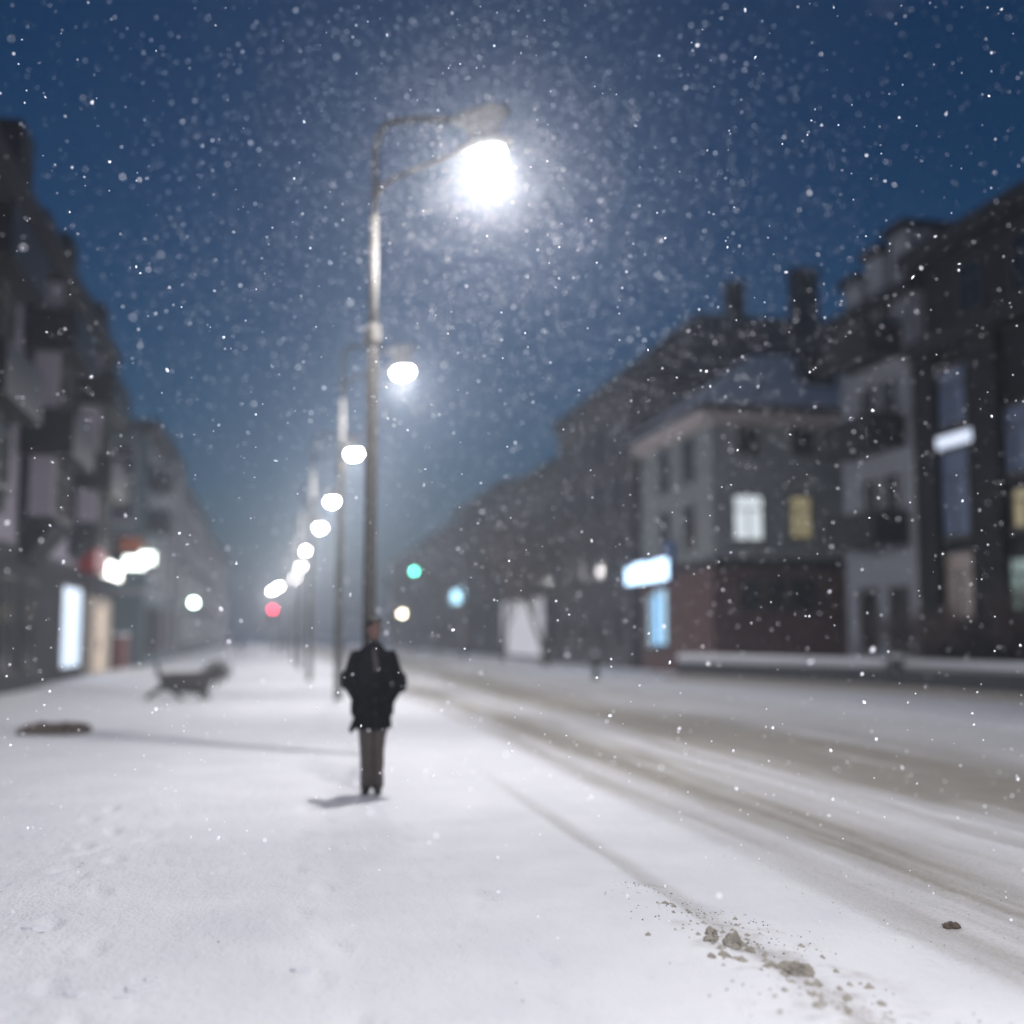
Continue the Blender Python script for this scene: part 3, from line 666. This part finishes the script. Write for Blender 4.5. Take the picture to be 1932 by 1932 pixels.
# ------------------------------------------------------------------ people
def oval(cx, cy, z, rx, ry, n=20, sq=2.4):
    out = []
    for k in range(n):
        a = 2*math.pi*k/n; c, s = math.cos(a), math.sin(a)
        out.append((cx + rx*math.copysign(abs(c)**(2/sq), c), cy + ry*math.copysign(abs(s)**(2/sq), s), z))
    return out
def person(label, mats, group=None):
    """standing figure 1.74 m tall facing -y, hands pushed into the coat pockets, feet close together"""
    t = thing('person', label, 'person', group=group)
    b = MB()
    HT = Matrix.Rotation(R(32), 3, 'Z')            # the head is turned to the figure's left
    def hp(x, y, z): v = HT @ Vector((x, y, 0)); return Vector((.0+v.x, .0+v.y, z))
    b.loft([oval(0, .01, .84, .15, .105), oval(0, .01, 1.0, .145, .10), oval(0, 0, 1.2, .155, .105), oval(0, .005, 1.34, .155, .095), oval(0, .01, 1.41, .10, .075), oval(0, .01, 1.48, .06, .06)])
    b.cone((0, .012, 1.44), (0, -.005, 1.55), .058, .054)
    b.ell(hp(0, 0, 1.64), (.074, .092, .108), 20, 14, HT); b.ell(hp(0, -.032, 1.575), (.052, .055, .05), 16, 10, HT)
    b.cone(hp(0, -.088, 1.645), hp(0, -.106, 1.612), .010, .017, 10)                    # nose
    b.ell(hp(0, -.076, 1.583), (.024, .014, .007), 12, 8, HT); b.ell(hp(0, -.074, 1.571), (.022, .014, .007), 12, 8, HT)   # lips
    b.ell(hp(0, -.07, 1.672), (.058, .02, .009), 12, 8, HT)                              # brow
    for s in (-1, 1):
        b.ell(hp(s*.076, .008, 1.635), (.011, .02, .032), 10, 8, HT)                     # ears
        b.ell(hp(s*.031, -.074, 1.648), (.014, .012, .009), 10, 8, HT)                   # eyes
        sh, el, wr = Vector((s*.165, .012, 1.34)), Vector((s*.268, .05, 1.105)), Vector((s*.185, -.075, .945))
        b.cone(sh, el, .046, .040); b.cone(el, wr, .041, .03)
        b.ell(wr + Vector((-s*.018, -.0, -.045)), (.024, .035, .05), 12, 8)
        for f in range(4): b.cone(wr + Vector((-s*(.01+.004*f), -.026+.018*f, -.075)), wr + Vector((-s*.035, -.024+.017*f, -.135+.008*abs(f-1.4))), .0095, .0085, 8)
        b.cone(wr + Vector((-s*.02, -.035, -.03)), wr + Vector((-s*.045, -.055, -.085)), .011, .009, 8)
        hip_, kn, an = Vector((s*.075, .01, .86)), Vector((s*.066, -.012, .46)), Vector((s*.056, .025, .085))
        b.cone(hip_, kn, .085, .052); b.cone(kn, an, .05, .032); b.cone(an, Vector((s*.066, -.09, .045)), .028, .024)
    body = put('body', remeshed(b, .011, 4), M['skin'], t, True)
    h = MB(); h.ell(hp(0, .022, 1.668), (.083, .09, .093), 22, 14, HT); h.ell(hp(-.02, .055, 1.60), (.064, .05, .07), 16, 10, HT)
    h.ell(hp(-.045, -.03, 1.71), (.04, .05, .04), 12, 8, HT); h.ell(hp(.03, -.045, 1.722), (.045, .035, .025), 12, 8, HT)
    put('hair', remeshed(h, .010, 3), M['hair'], t, True)
    sc = MB(); sc.loft([oval(0, .005, 1.43, .095, .085), oval(0, -.0, 1.48, .09, .083), oval(0, -.002, 1.525, .075, .073), oval(0, -.002, 1.54, .06, .06)])
    sc.cone((.02, -.10, 1.42), (.035, -.128, 1.24), .03, .035, 10)
    put('scarf', remeshed(sc, .011, 4), mats[2], t, True)
    c = MB()
    c.loft([oval(-.008, .01, .645, .205, .15, 24), oval(-.005, .012, .72, .20, .147, 24), oval(0, .012, .86, .19, .142, 24), oval(0, .01, 1.02, .18, .137, 24),
            oval(0, .005, 1.2, .195, .142, 24), oval(0, .008, 1.33, .212, .138, 24), oval(0, .012, 1.405, .172, .112, 24), oval(0, .014, 1.45, .115, .095, 24), oval(0, .014, 1.49, .085, .08, 24)])
    for s in (-1, 1):
        sh, el, wr = Vector((s*.185, .012, 1.355)), Vector((s*.272+.006, .055-.02*s, 1.10-.012*s)), Vector((s*.185, -.085, .945-.02*s))
        c.cone(sh, el, .071, .060); c.cone(el, wr, .062, .047)
        c.cone(el + Vector((0, 0, .05)), el + Vector((s*.01, .01, -.03)), .07, .062)
        c.loft([oval(s*.15, -.115, .78, .07, .035, 12), oval(s*.15, -.12, .92, .075, .035, 12)])     # pocket
        c.cone((s*.02, -.075, 1.485), (s*.075, -.125, 1.36), .03, .028, 10)                          # lapel
    c.cone((-.18, .02, .70), (-.222, -.01, .625), .04, .022); c.box(-.012, .012, -.155, -.12, .66, 1.3)
    me = remeshed(c, .013, 5)
    for v in me.vertices:                                  # folds in the cloth
        n = mnoise.noise(Vector((v.co.x*9, v.co.y*9, v.co.z*4))); v.co += v.normal * (.008*n)
    coat = put('coat', me, mats[0], t, True)
    for z in (.80, .94, 1.08, 1.22): MB().ell((.03, -.162, z), (.013, .008, .013), 10, 6).build('button', M['metal_dark'], coat, True)
    tr = MB()
    for s in (-1, 1):
        tr.loft([oval(s*.060, .025, .06, .062, .072, 16), oval(s*.06, .015, .22, .058, .066, 16), oval(s*.064, -.005, .46, .066, .072, 16), oval(s*.072, .0, .62, .077, .085, 16), oval(s*.076, .01, .78, .088, .10, 16), oval(s*.07, .01, .9, .09, .11, 16)])
    me = remeshed(tr, .012, 4)
    for v in me.vertices:
        n = mnoise.noise(Vector((v.co.x*11, v.co.y*11, v.co.z*14))); v.co += v.normal * (.006*n)
    put('trousers', me, mats[1], t, True)
    for s in (-1, 1):
        f = MB(); f.cone((s*.055, .04, .05), (s*.066, -.085, .042), .047, .043); f.cone((s*.057, .025, .06), (s*.058, .02, .15), .053, .05)
        f.cone((s*.066, -.085, .035), (s*.07, -.13, .03), .044, .03)
        me = remeshed(f, .010, 3)
        for v in me.vertices: v.co.z = max(v.co.z, 0)
        put('boot', me, M['boots'], t, True)
    return t
man = person('man in a long black coat, hands in pockets, standing alone on the snowy pavement', (M['coat'], M['trousers'], M['scarf']))
g = G(701, 1508); hh = AY(705, 1172, g.y).z
man.location = (g.x, g.y, gz(g.x, g.y) - .004); man.scale = (.95, 1.0, hh/1.765); man.rotation_euler.z = -YAW*.6
for px, py, h, key, lab in ((453, 1239, 40, 'coat_blue', 'distant walker in dark blue, left of the red traffic light'),
                            (543, 1235, 34, 'coat', 'distant small dark figure between the traffic light and the post'),
                            (521, 1234, 30, 'coat_brown', 'faint brownish figure in the mist, farther than the dark one'),
                            (270, 1232, 32, 'red_paint', 'distant figure in dark red by the left row of houses')):
    q = copy_tree(man); q['label'] = lab; q['group'] = 'distant people in the snow'
    g = G(px, py); q.location = (g.x, g.y, gz(g.x, g.y)); k = AY(px, py-h, g.y).z / 1.765
    q.scale = (k, k, k); q.rotation_euler.z = random.uniform(-3, 3)
    for ch in q.children:
        if ch.name.startswith('coat'): ch.material_slots[0].link = 'OBJECT'; ch.material_slots[0].material = M[key]

# ------------------------------------------------------------------ dog, nose to the snow
def dog():
    t = thing('dog', 'shaggy grey dog walking with its tail held up on the snowy pavement', 'dog')
    b = MB()
    ring = lambda x, top, bot, w: [(x, w*y, (top+bot)/2 + (top-bot)/2*z) for y, z in ((0,-1),(.75,-.72),(1,0),(.75,.72),(0,1),(-.75,.72),(-1,0),(-.75,-.72))]
    b.loft([ring(-.64, .66, .34, .13), ring(-.50, .72, .22, .20), ring(-.2, .71, .19, .21), ring(.1, .72, .16, .23), ring(.38, .75, .15, .23), ring(.54, .72, .25, .17)])
    b.cone((.46, 0, .54), (.70, 0, .68), .16, .125)                           # neck
    b.ell((.76, 0, .72), (.14, .12, .12), 16, 10)
    b.cone((.80, 0, .70), (.97, 0, .655), .06, .04); b.ell((1.0, 0, .665), (.02, .022, .018))
    b.cone((-.58, 0, .56), (-.70, 0, .70), .06, .065); b.cone((-.70, 0, .70), (-.76, 0, .98), .06, .03)   # tail held up
    hind = ((-.62, .085, -.66, -.84, -1.0, .17), (-.42, -.085, -.34, -.22, -.16, .16))
    for hx, y, kx, ax, fx, az in hind:                                          # one hind leg pushed back, the other swung under the belly
        b.cone((-.48, y*.8, .48), (kx*.5-.24, y, .34), .10, .06); b.cone((kx*.5-.24, y, .34), (ax, y, az), .09, .062)
        b.cone((ax, y, az), (fx+.02, y, .05), .058, .046); b.cone((fx+.02, y, .035), (fx+.09, y, .032), .036, .03)
    for y, ex, fx in ((.08, .42, .50), (-.08, .40, .36)):
        b.cone((.40, y, .42), (ex, y, .24), .10, .072); b.cone((ex, y, .24), (fx, y, .05), .062, .048); b.cone((fx, y, .035), (fx+.07, y, .032), .034, .03)
    for s in (-1, 1): b.cone((.70, s*.06, .79), (.67, s*.075, .90), .035, .012, 10)
    me = remeshed(b, .016, 3)
    for v in me.vertices:
        n = mnoise.noise(v.co*24) + .6*mnoise.noise(v.co*55); v.co += v.normal*.012*n; v.co.z = max(v.co.z, 0)
    body = put('body', me, M['fur'], t, True)
    for sgn in (-1, 1): MB().ell((.825, sgn*.075, .745), (.014, .012, .014), 10, 8).build('eye', M['hair'], t, True)
    return t
g = G(352, 1324); d = dog(); d.location = (g.x, g.y, gz(g.x, g.y)); d.scale = (1.0, 1.0, .92); d.rotation_euler.z = -YAW

g = G(408, 1299); t = thing('round_bush', 'round grey leafless bush standing just behind the dog', 'bush', (g.x, g.y, gz(g.x, g.y)))
MB().tube([(0, 0, -.05), (.01, 0, .2), (0, .01, .45)], [.04, .035, .03]).build('stem', mat('bush_stem', (.06, .05, .045), .9), t, True)
P, Fq = [], []
for k in range(1500):
    d_ = Vector((random.gauss(0, 1), random.gauss(0, 1), random.gauss(0, 1))).normalized(); c_ = Vector((0, 0, .46))
    a_ = c_ + Vector((d_.x*.46, d_.y*.42, d_.z*.36))*random.uniform(.25, .9); b_ = a_ + (d_ + Vector((random.gauss(0, .6), random.gauss(0, .6), random.gauss(0, .6)))).normalized()*random.uniform(.06, .14)
    e_ = (b_-a_).cross(Vector((random.gauss(0, 1), random.gauss(0, 1), random.gauss(0, 1)))).normalized()*random.uniform(.006, .016)
    n_ = len(P); P.extend([a_-e_, a_+e_, b_+e_*.4, b_-e_*.4]); Fq.append((n_, n_+1, n_+2, n_+3))
me = bpy.data.meshes.new('crown'); me.from_pydata(P, [], Fq); me.update(); put('crown', me, M['fur_pale'], t)

# ------------------------------------------------------------------ brown mound on the pavement, at left
g = G(90, 1397)
b = MB(); b.loft([oval(0, .25, .0, .58, .30, 22), oval(.02, .25, .10, .56, .27, 22), oval(.05, .26, .17, .48, .2, 22), oval(.06, .27, .20, .30, .1, 22)])
me = remeshed(b, .02, 2)
for v in me.vertices: v.co += v.normal*(.045*mnoise.noise(v.co*6) + .02*mnoise.noise(v.co*19))
o = put('debris_heap', me, M['leafmould'], None, True); o.location = (g.x, g.y, gz(g.x, g.y)-.03); o.rotation_euler.z = -YAW
tag(o, 'low brown heap of swept debris on the snow at far left', 'debris heap')

# ------------------------------------------------------------------ kerb-side lumps of dirty snow
def lump(px, py, w, h, label, mtl='slush'):
    g = G(px, py); s = g.y / F*.82
    b = MB()
    rx = w*s*.5; rz = max(h*s*.8, .012)
    for k in range(4): b.ell((random.uniform(-.5, .5)*rx, random.uniform(-.5, .5)*rx, rz*.35), (rx*random.uniform(.4, .75), rx*random.uniform(.4, .8), rz*random.uniform(.4, .8)), 12, 8)
    me = remeshed(b, max(.0028, rx*.055), 1); off = Vector((px, py, 0))
    for v in me.vertices: v.co += v.normal*rx*(.30*mnoise.noise((v.co/rx*1.7)+off) + .20*mnoise.noise((v.co/rx*4.5)+off) + .10*mnoise.noise((v.co/rx*11)+off))
    o = put('snow_lump', me, M[mtl], None, False); o.location = (g.x, g.y, gz(g.x, g.y)-rz*.15)
    o.rotation_euler.z = random.uniform(0, 6); return tag(o, label, 'snow lump', 'dirty snow lumps along the kerb')
lump(1505, 1842, 62, 40, 'largest dirty snow lump, farthest right along the kerb')
lump(1383, 1806, 54, 34, 'second largest dirty snow lump, middle of the kerb row')
lump(1340, 1786, 30, 24, 'upright grey lump at the upper end of the kerb row')
lump(1412, 1812, 26, 14, 'small lump touching the right side of the middle lump')
lump(1340, 1800, 44, 10, 'flat grey crust just below the upright lump')
lump(1342, 1833, 20, 9, 'small dark crumb lying alone below the kerb row')
lump(1455, 1838, 36, 12, 'flat dark crust left of the largest lump')
lump(1402, 1797, 22, 9, 'small crumb above the right end of the middle lump')
lump(1488, 1822, 50, 16, 'pale crust just above the largest lump')
lump(1525, 1865, 22, 10, 'small crumb right below the largest lump')
lump(1793, 1741, 42, 18, 'dark lump lying on the bare wheel track', 'leafmould')
lump(1392, 1834, 24, 7, 'thin crumb below the middle lump')
# ---- grit and crumbs nobody could count
P, Fc = [], []
def crumb(x, y, r):
    z = gz(x, y); i = len(P); a = random.uniform(0, 6.28)
    for k in range(5): P.append((x + r*math.cos(a+k*1.257)*random.uniform(.7, 1.3), y + r*math.sin(a+k*1.257)*random.uniform(.7, 1.3), z-.002))
    P.append((x, y, z + r*random.uniform(.5, 1.0)))
    for k in range(5): Fc.append((i+k, i+(k+1) % 5, i+5))
for k in range(900):
    y = 4.3 + 3.0*random.random()**1.3; x = KERB + random.gauss(.15, .24)
    if mnoise.noise(Vector((x*1.6, y*1.6, 4))) > -.05: crumb(x, y, random.choice((.003, .004, .005, .008)))
for k in range(260): crumb(random.uniform(3.2, 5), random.uniform(5, 9), random.choice((.003, .004, .006)))
for k in range(90):
    x, y = random.uniform(-2.5, 2.0), random.uniform(4.3, 9)
    if mnoise.noise(Vector((x*.8, y*.8, 9))) > .1: crumb(x, y, random.choice((.003, .004, .006)))
me = bpy.data.meshes.new('grit'); me.from_pydata(P, [], Fc); me.update()
put('grit', me, M['grit'])['kind'] = 'stuff'
P, Fc = [], []
for k in range(150):
    y = 4.5 + 2.1*random.random(); x = KERB + random.gauss(.02 + .05*(6.6-y), .16); crumb(x, y, random.choice((.008, .011, .015, .022, .03)))
me = bpy.data.meshes.new('slush_crumbs'); me.from_pydata(P, [], Fc); me.update(); put('slush_crumbs', me, M['slush'])['kind'] = 'stuff'
# ---- broken edges of trodden crust at the lower left
def flake(px, py, w, label):
    g = G(px, py); s = g.y/F*w; b = MB()
    top = [(random.uniform(.75, 1)*s*.5*math.cos(k*.524), random.uniform(.75, 1)*s*.3*math.sin(k*.524), 0) for k in range(12)]
    b.loft([[(x*1.1, y*1.1, -.02) for x, y, _ in top], [(x, y, .004+.007*k/12) for k, (x, y, _) in enumerate(top)]])
    o = b.build('crust_plate', M['snow'], None, False, (g.x, g.y, gz(g.x, g.y)+.006)); o.rotation_euler = (R(random.uniform(-4, 5)), 0, random.uniform(-.4, .4))
    tag(o, label, 'snow plate', 'plates of broken snow crust')
flake(265, 1890, 62, 'largest broken plate of snow crust at the lower left')
flake(228, 1905, 34, 'small snow plate just left of the largest one')
flake(138, 1902, 40, 'snow plate left of the pair at the lower left')
flake(282, 1873, 26, 'small snow plate just above the largest one')
flake(568, 1852, 40, 'lone snow plate at the bottom middle left')
flake(62, 1775, 44, 'snow plate near the left edge, highest of the plates')

# ------------------------------------------------------------------ low snow-capped wall and shrubs on the right, bollard, panel
def strip(p, q, w, z0, z1, name, m, parent, over=0.0):
    a, c = Vector((*p, 0)), Vector((*q, 0)); u = (c-a).normalized(); n = Vector((-u.y, u.x, 0))*(w/2+over); a = a-u*over; c = c+u*over
    return MB().prism([tuple((a-n)[:2]), tuple((c-n)[:2]), tuple((c+n)[:2]), tuple((a+n)[:2])], z0, z1)
b = thing('garden_wall', 'long low dark wall with a thick cap of snow, at right', 'wall')
A_, B_, C_ = (14.1, 39.2), (17.0, 29.8), (18.3, 20)
strip(A_, B_, .5, -.2, .68, 'wall', None, b).build('wall', M['wallstone'], b)
strip((17.06, 29.5), C_, .5, -.2, .68, 'wall', None, b).build('wall', M['wallstone'], b)
for p, q in ((A_, (16.9, 30.1)), ((17.1, 29.3), C_)):
    m = strip(p, q, .55, .684, .95, 's', None, b, .06); bmesh.ops.bevel(m.bm, geom=m.bm.edges[:], offset=.11, segments=3, affect='EDGES')
    m.build('snow_cap', M['snow'], b, True)
m = MB().box(16.8, 17.25, 29.45, 29.9, -.2, .94); m.build('pillar', M['wallstone'], b)
m = MB().box(16.76, 17.29, 29.41, 29.94, .944, 1.06); bmesh.ops.bevel(m.bm, geom=m.bm.edges[:], offset=.07, segments=3, affect='EDGES'); m.build('snow_cap', M['snow'], b, True)
# bank of dirty snow under the wall
m = MB().loft([[(13.2, 39.5, -.05), (15.9, 29.6, -.05), (17.2, 20, -.05), (17.9, 20, .22), (16.72, 29.6, .22), (13.85, 39.2, .22)], [(13.5, 39.4, .03), (16.2, 29.6, .04), (17.4, 20, .04), (17.98, 20, .23), (16.74, 29.6, .23), (13.88, 39.2, .23)]])
o = m.build('snow_bank', M['slush'], None); tag(o, 'low grey bank of snow along the foot of the dark wall', 'snow bank')

g = G(1123, 1281); t = thing('bollard', 'dark bollard with a cap of snow on the far kerb', 'bollard', (g.x, g.y, gz(g.x, g.y)))
MB().loft([oval(0, 0, -.05, .15, .15, 16, 2), oval(0, 0, .08, .15, .15, 16, 2), oval(0, 0, .1, .11, .11, 16, 2), oval(0, 0, .78, .10, .10, 16, 2), oval(0, 0, .82, .13, .13, 16, 2), oval(0, 0, .86, .12, .12, 16, 2)]).build('shaft', M['metal_dark'], t, True)
MB().ell((0, 0, .87), (.125, .125, .09)).build('snow_cap', M['snow'], t, True)
a, c = AX(950, 1180, 15.3), AX(1024, 1180, 15.3)
t = thing('billboard', 'blank white panel at the foot of the dim right-hand row', 'billboard', (15.3, 0, 0))
zt = AX(985, 1132, 15.3)[1]
MB().box(-.06, .06, c[0], a[0], .35, zt).build('panel', M['panel_glow'], t)
for yy in (c[0]+1, a[0]-1): MB().box(.07, .2, yy-.1, yy+.1, -.1, zt-.3).build('post', M['metal_dark'], t)
y0, _ = AX(207, 1240, -7.3); y1, _ = AX(243, 1240, -7.3)
t = thing('utility_cabinet', 'dull red cabinet against the teal house beside the cream door', 'cabinet', (-7.35, 57.6, 0))
MB().box(-.35, .55, -1.0, 1.4, 0, 1.55).build('case', M['rust_red'], t); MB().box(-.40, .6, -1.05, 1.45, 1.55, 1.68).build('snow_cap', M['snow'], t)
MB().box(.55, .58, -.9, .15, .1, 1.45).build('door', M['rust_red'], t); MB().box(.55, .58, .22, 1.3, .1, 1.45).build('door', M['rust_red'], t)

# ------------------------------------------------------------------ bare trees and shrubs
def twigs(P, Fq, a, b, w):
    d = (b-a); s = d.cross(Vector((random.gauss(0,1), random.gauss(0,1), random.gauss(0,1)))).normalized()*w; n = d.cross(s).normalized()*w
    i = len(P); P.extend([a+s, a-s*.5+n, a-s*.5-n, b]); Fq.extend([(i, i+1, i+3), (i+1, i+2, i+3), (i+2, i, i+3)])
def tree(label, loc, H, spread, seed, shrub=False, name='bare_tree', group='bare trees along the far pavement'):
    random.seed(seed); t = thing(name, label, 'shrub' if shrub else 'tree', loc, random.uniform(0, 6), group)
    tr = MB(); P, Fq = [], []
    def grow(p, d, L, r, lev):
        q = p; pts = [p]
        for k in range(3):
            d = (d + Vector((random.gauss(0,.13), random.gauss(0,.13), random.gauss(.04,.08)))).normalized(); q = q + d*L/3; pts.append(q)
        if lev < 3: tr.tube(pts, [r, r*.85, r*.72, r*.6], 7 if lev < 2 else 5)
        else:
            for u, v in zip(pts, pts[1:]): twigs(P, Fq, u, v, .012)
        if lev == 4: return
        for k in range((5, 5, 5, 5)[lev]):
            ax = Vector((random.gauss(0,1), random.gauss(0,1), random.gauss(0,.4))).normalized()
            nd = (d*(1.0 if lev else .9) + ax*random.uniform(.45, .95)*spread).normalized()
            base = pts[random.choice((2, 3, 3)) if lev else random.choice((2, 3))]
            grow(base, nd, L*random.uniform(.55, .8), r*.5, lev+1)
    if shrub:
        for k in range(7): grow(Vector((random.gauss(0,.2), random.gauss(0,.2), 0)), Vector((random.gauss(0,.5), random.gauss(0,.5), 1)).normalized(), H*.42, .02, 1)
    else: grow(Vector((0, 0, -.1)), Vector((0, 0, 1)), H*.36, H*.018, 0)
    tr.build('trunk', M['bark'], t, True)
    me = bpy.data.meshes.new('crown'); me.from_pydata(P, [], Fq); me.update(); put('crown', me, M['twig'], t)
    return t
TR = [(13.6, 58, 9.6, 'bare tree in front of the big tall-roofed house'), (13.7, 70, 9.0, 'bare tree in front of the low brown house'),
      (13.6, 84, 9.6, 'bare tree to the right of the blank white panel'), (13.7, 99, 9.2, 'bare tree to the left of the blank white panel'),
      (13.6, 116, 9.5, 'bare misty tree beyond the green traffic light'), (13.6, 137, 9.0, 'bare tree farthest away in the mist on the right')]
for i, (x, y, h, lab) in enumerate(TR): tree(lab, (x, y, 0), h, .95, 20+i)
for i, (x, y, h, lab) in enumerate(((18.2, 31.6, 2.6, 'bare shrub behind the snow-capped wall, left of its pillar'), (18.7, 27.6, 3.0, 'tall bare shrub behind the wall, right of its pillar'),
                                    (18.9, 24.6, 2.8, 'bare shrub behind the wall at the right edge'))):
    tree(lab, (x, y, 0), h, .9, 60+i, True, 'bare_shrub', 'bare shrubs behind the wall')

# ------------------------------------------------------------------ falling snow
def falling_snow():
    ico_v = []; g_ = (1+5**.5)/2
    for a, b_ in ((1, g_), (-1, g_), (1, -g_), (-1, -g_)): ico_v += [(0, a, b_), (a, b_, 0), (b_, 0, a)]
    ico_v = np.array(ico_v); ico_v /= np.linalg.norm(ico_v[0])
    import itertools
    d = np.linalg.norm(ico_v[:, None]-ico_v[None], axis=2)
    tri = [t for t in itertools.combinations(range(12), 3) if all(abs(d[a, b_]-1.0515) < .02 for a, b_ in itertools.combinations(t, 2))]
    tri = np.array([t if np.dot(np.cross(ico_v[t[1]]-ico_v[t[0]], ico_v[t[2]]-ico_v[t[0]]), ico_v[t[0]]) > 0 else (t[0], t[2], t[1]) for t in tri])
    def cloud(n, ymax, ymin=1.0):
        # even in space inside the wedge the street shows, wider than the frame
        y = (rng.random(n)*(ymax**3-ymin**3)+ymin**3)**(1/3)
        ang = rng.uniform(-.40, .88, n); x = y*ang
        z = EYE + y*rng.uniform(-.28, .80, n)
        p = np.stack([x, y, z], -1); return p[(z > .05)]
    pts = [cloud(7600, 12, 4.2), cloud(2800, 30, 9)]; pts[0] = np.concatenate([pts[0], cloud(45, 3.4, 1.4)])
    L = np.array([2.57, 14.26, 7.76]); NL = 17000; q = rng.normal(0, 1, (NL, 3)); q /= np.linalg.norm(q, axis=1)[:, None]  # extra flakes crowded round the nearest lamp to build up its glow
    rr = .20 + 4.9*rng.random(NL)**1.0; q *= rr[:, None]; q[:, 2] -= np.where(rr < 1, .12, .45)*rr; pts.append(L + q)
    sizes = [np.where(pts[0][:, 1] < 3.6, .6, 1)*np.minimum(rng.lognormal(math.log(.0043), .42, len(pts[0])), .010), np.minimum(rng.lognormal(math.log(.0062), .33, len(pts[1])), .011), np.interp(rr, [0, .35, .8, 1.8], [.0014, .0019, .0030, .0047])*rng.lognormal(0, .4, NL)]
    pts = np.concatenate(pts); sz = np.concatenate(sizes)
    n = len(pts)
    # an uneven clump, some longer than wide
    sc = rng.uniform(.6, 1.15, (n, 3)); sc[:, 0] *= 1 + 1.2*(rng.random(n) < .3)*rng.random(n)
    jit = rng.uniform(.65, 1.2, (n, 12, 1))
    A = rng.normal(0, 1, (n, 3, 3)); Q, _ = np.linalg.qr(A)
    V = (ico_v[None]*jit)*sc[:, None, :]*sz[:, None, None]
    V = np.einsum('nij,nkj->nki', Q, V) + pts[:, None, :]
    Fi = (tri[None] + (np.arange(n)*12)[:, None, None]).reshape(-1).astype(np.int32)
    me = bpy.data.meshes.new('falling_snow'); me.vertices.add(n*12); me.vertices.foreach_set('co', V.astype(np.float32).ravel())
    me.loops.add(len(Fi)); me.loops.foreach_set('vertex_index', Fi)
    me.polygons.add(len(Fi)//3); me.polygons.foreach_set('loop_start', np.arange(0, len(Fi), 3, dtype=np.int32)); me.update(); me.validate()
    m = bpy.data.materials.new('snowflake'); m.use_nodes = True; nt = m.node_tree; nt.nodes.clear()
    a = nt.nodes.new('ShaderNodeBsdfDiffuse'); b_ = nt.nodes.new('ShaderNodeBsdfTranslucent'); o = nt.nodes.new('ShaderNodeOutputMaterial')
    mx = nt.nodes.new('ShaderNodeAddShader')
    a.inputs[0].default_value = b_.inputs[0].default_value = (.72, .72, .74, 1)
    nt.links.new(a.outputs[0], mx.inputs[0]); nt.links.new(b_.outputs[0], mx.inputs[1]); nt.links.new(mx.outputs[0], o.inputs[0])
    o = put('falling_snow', me, m, None, True); o['kind'] = 'stuff'
falling_snow()
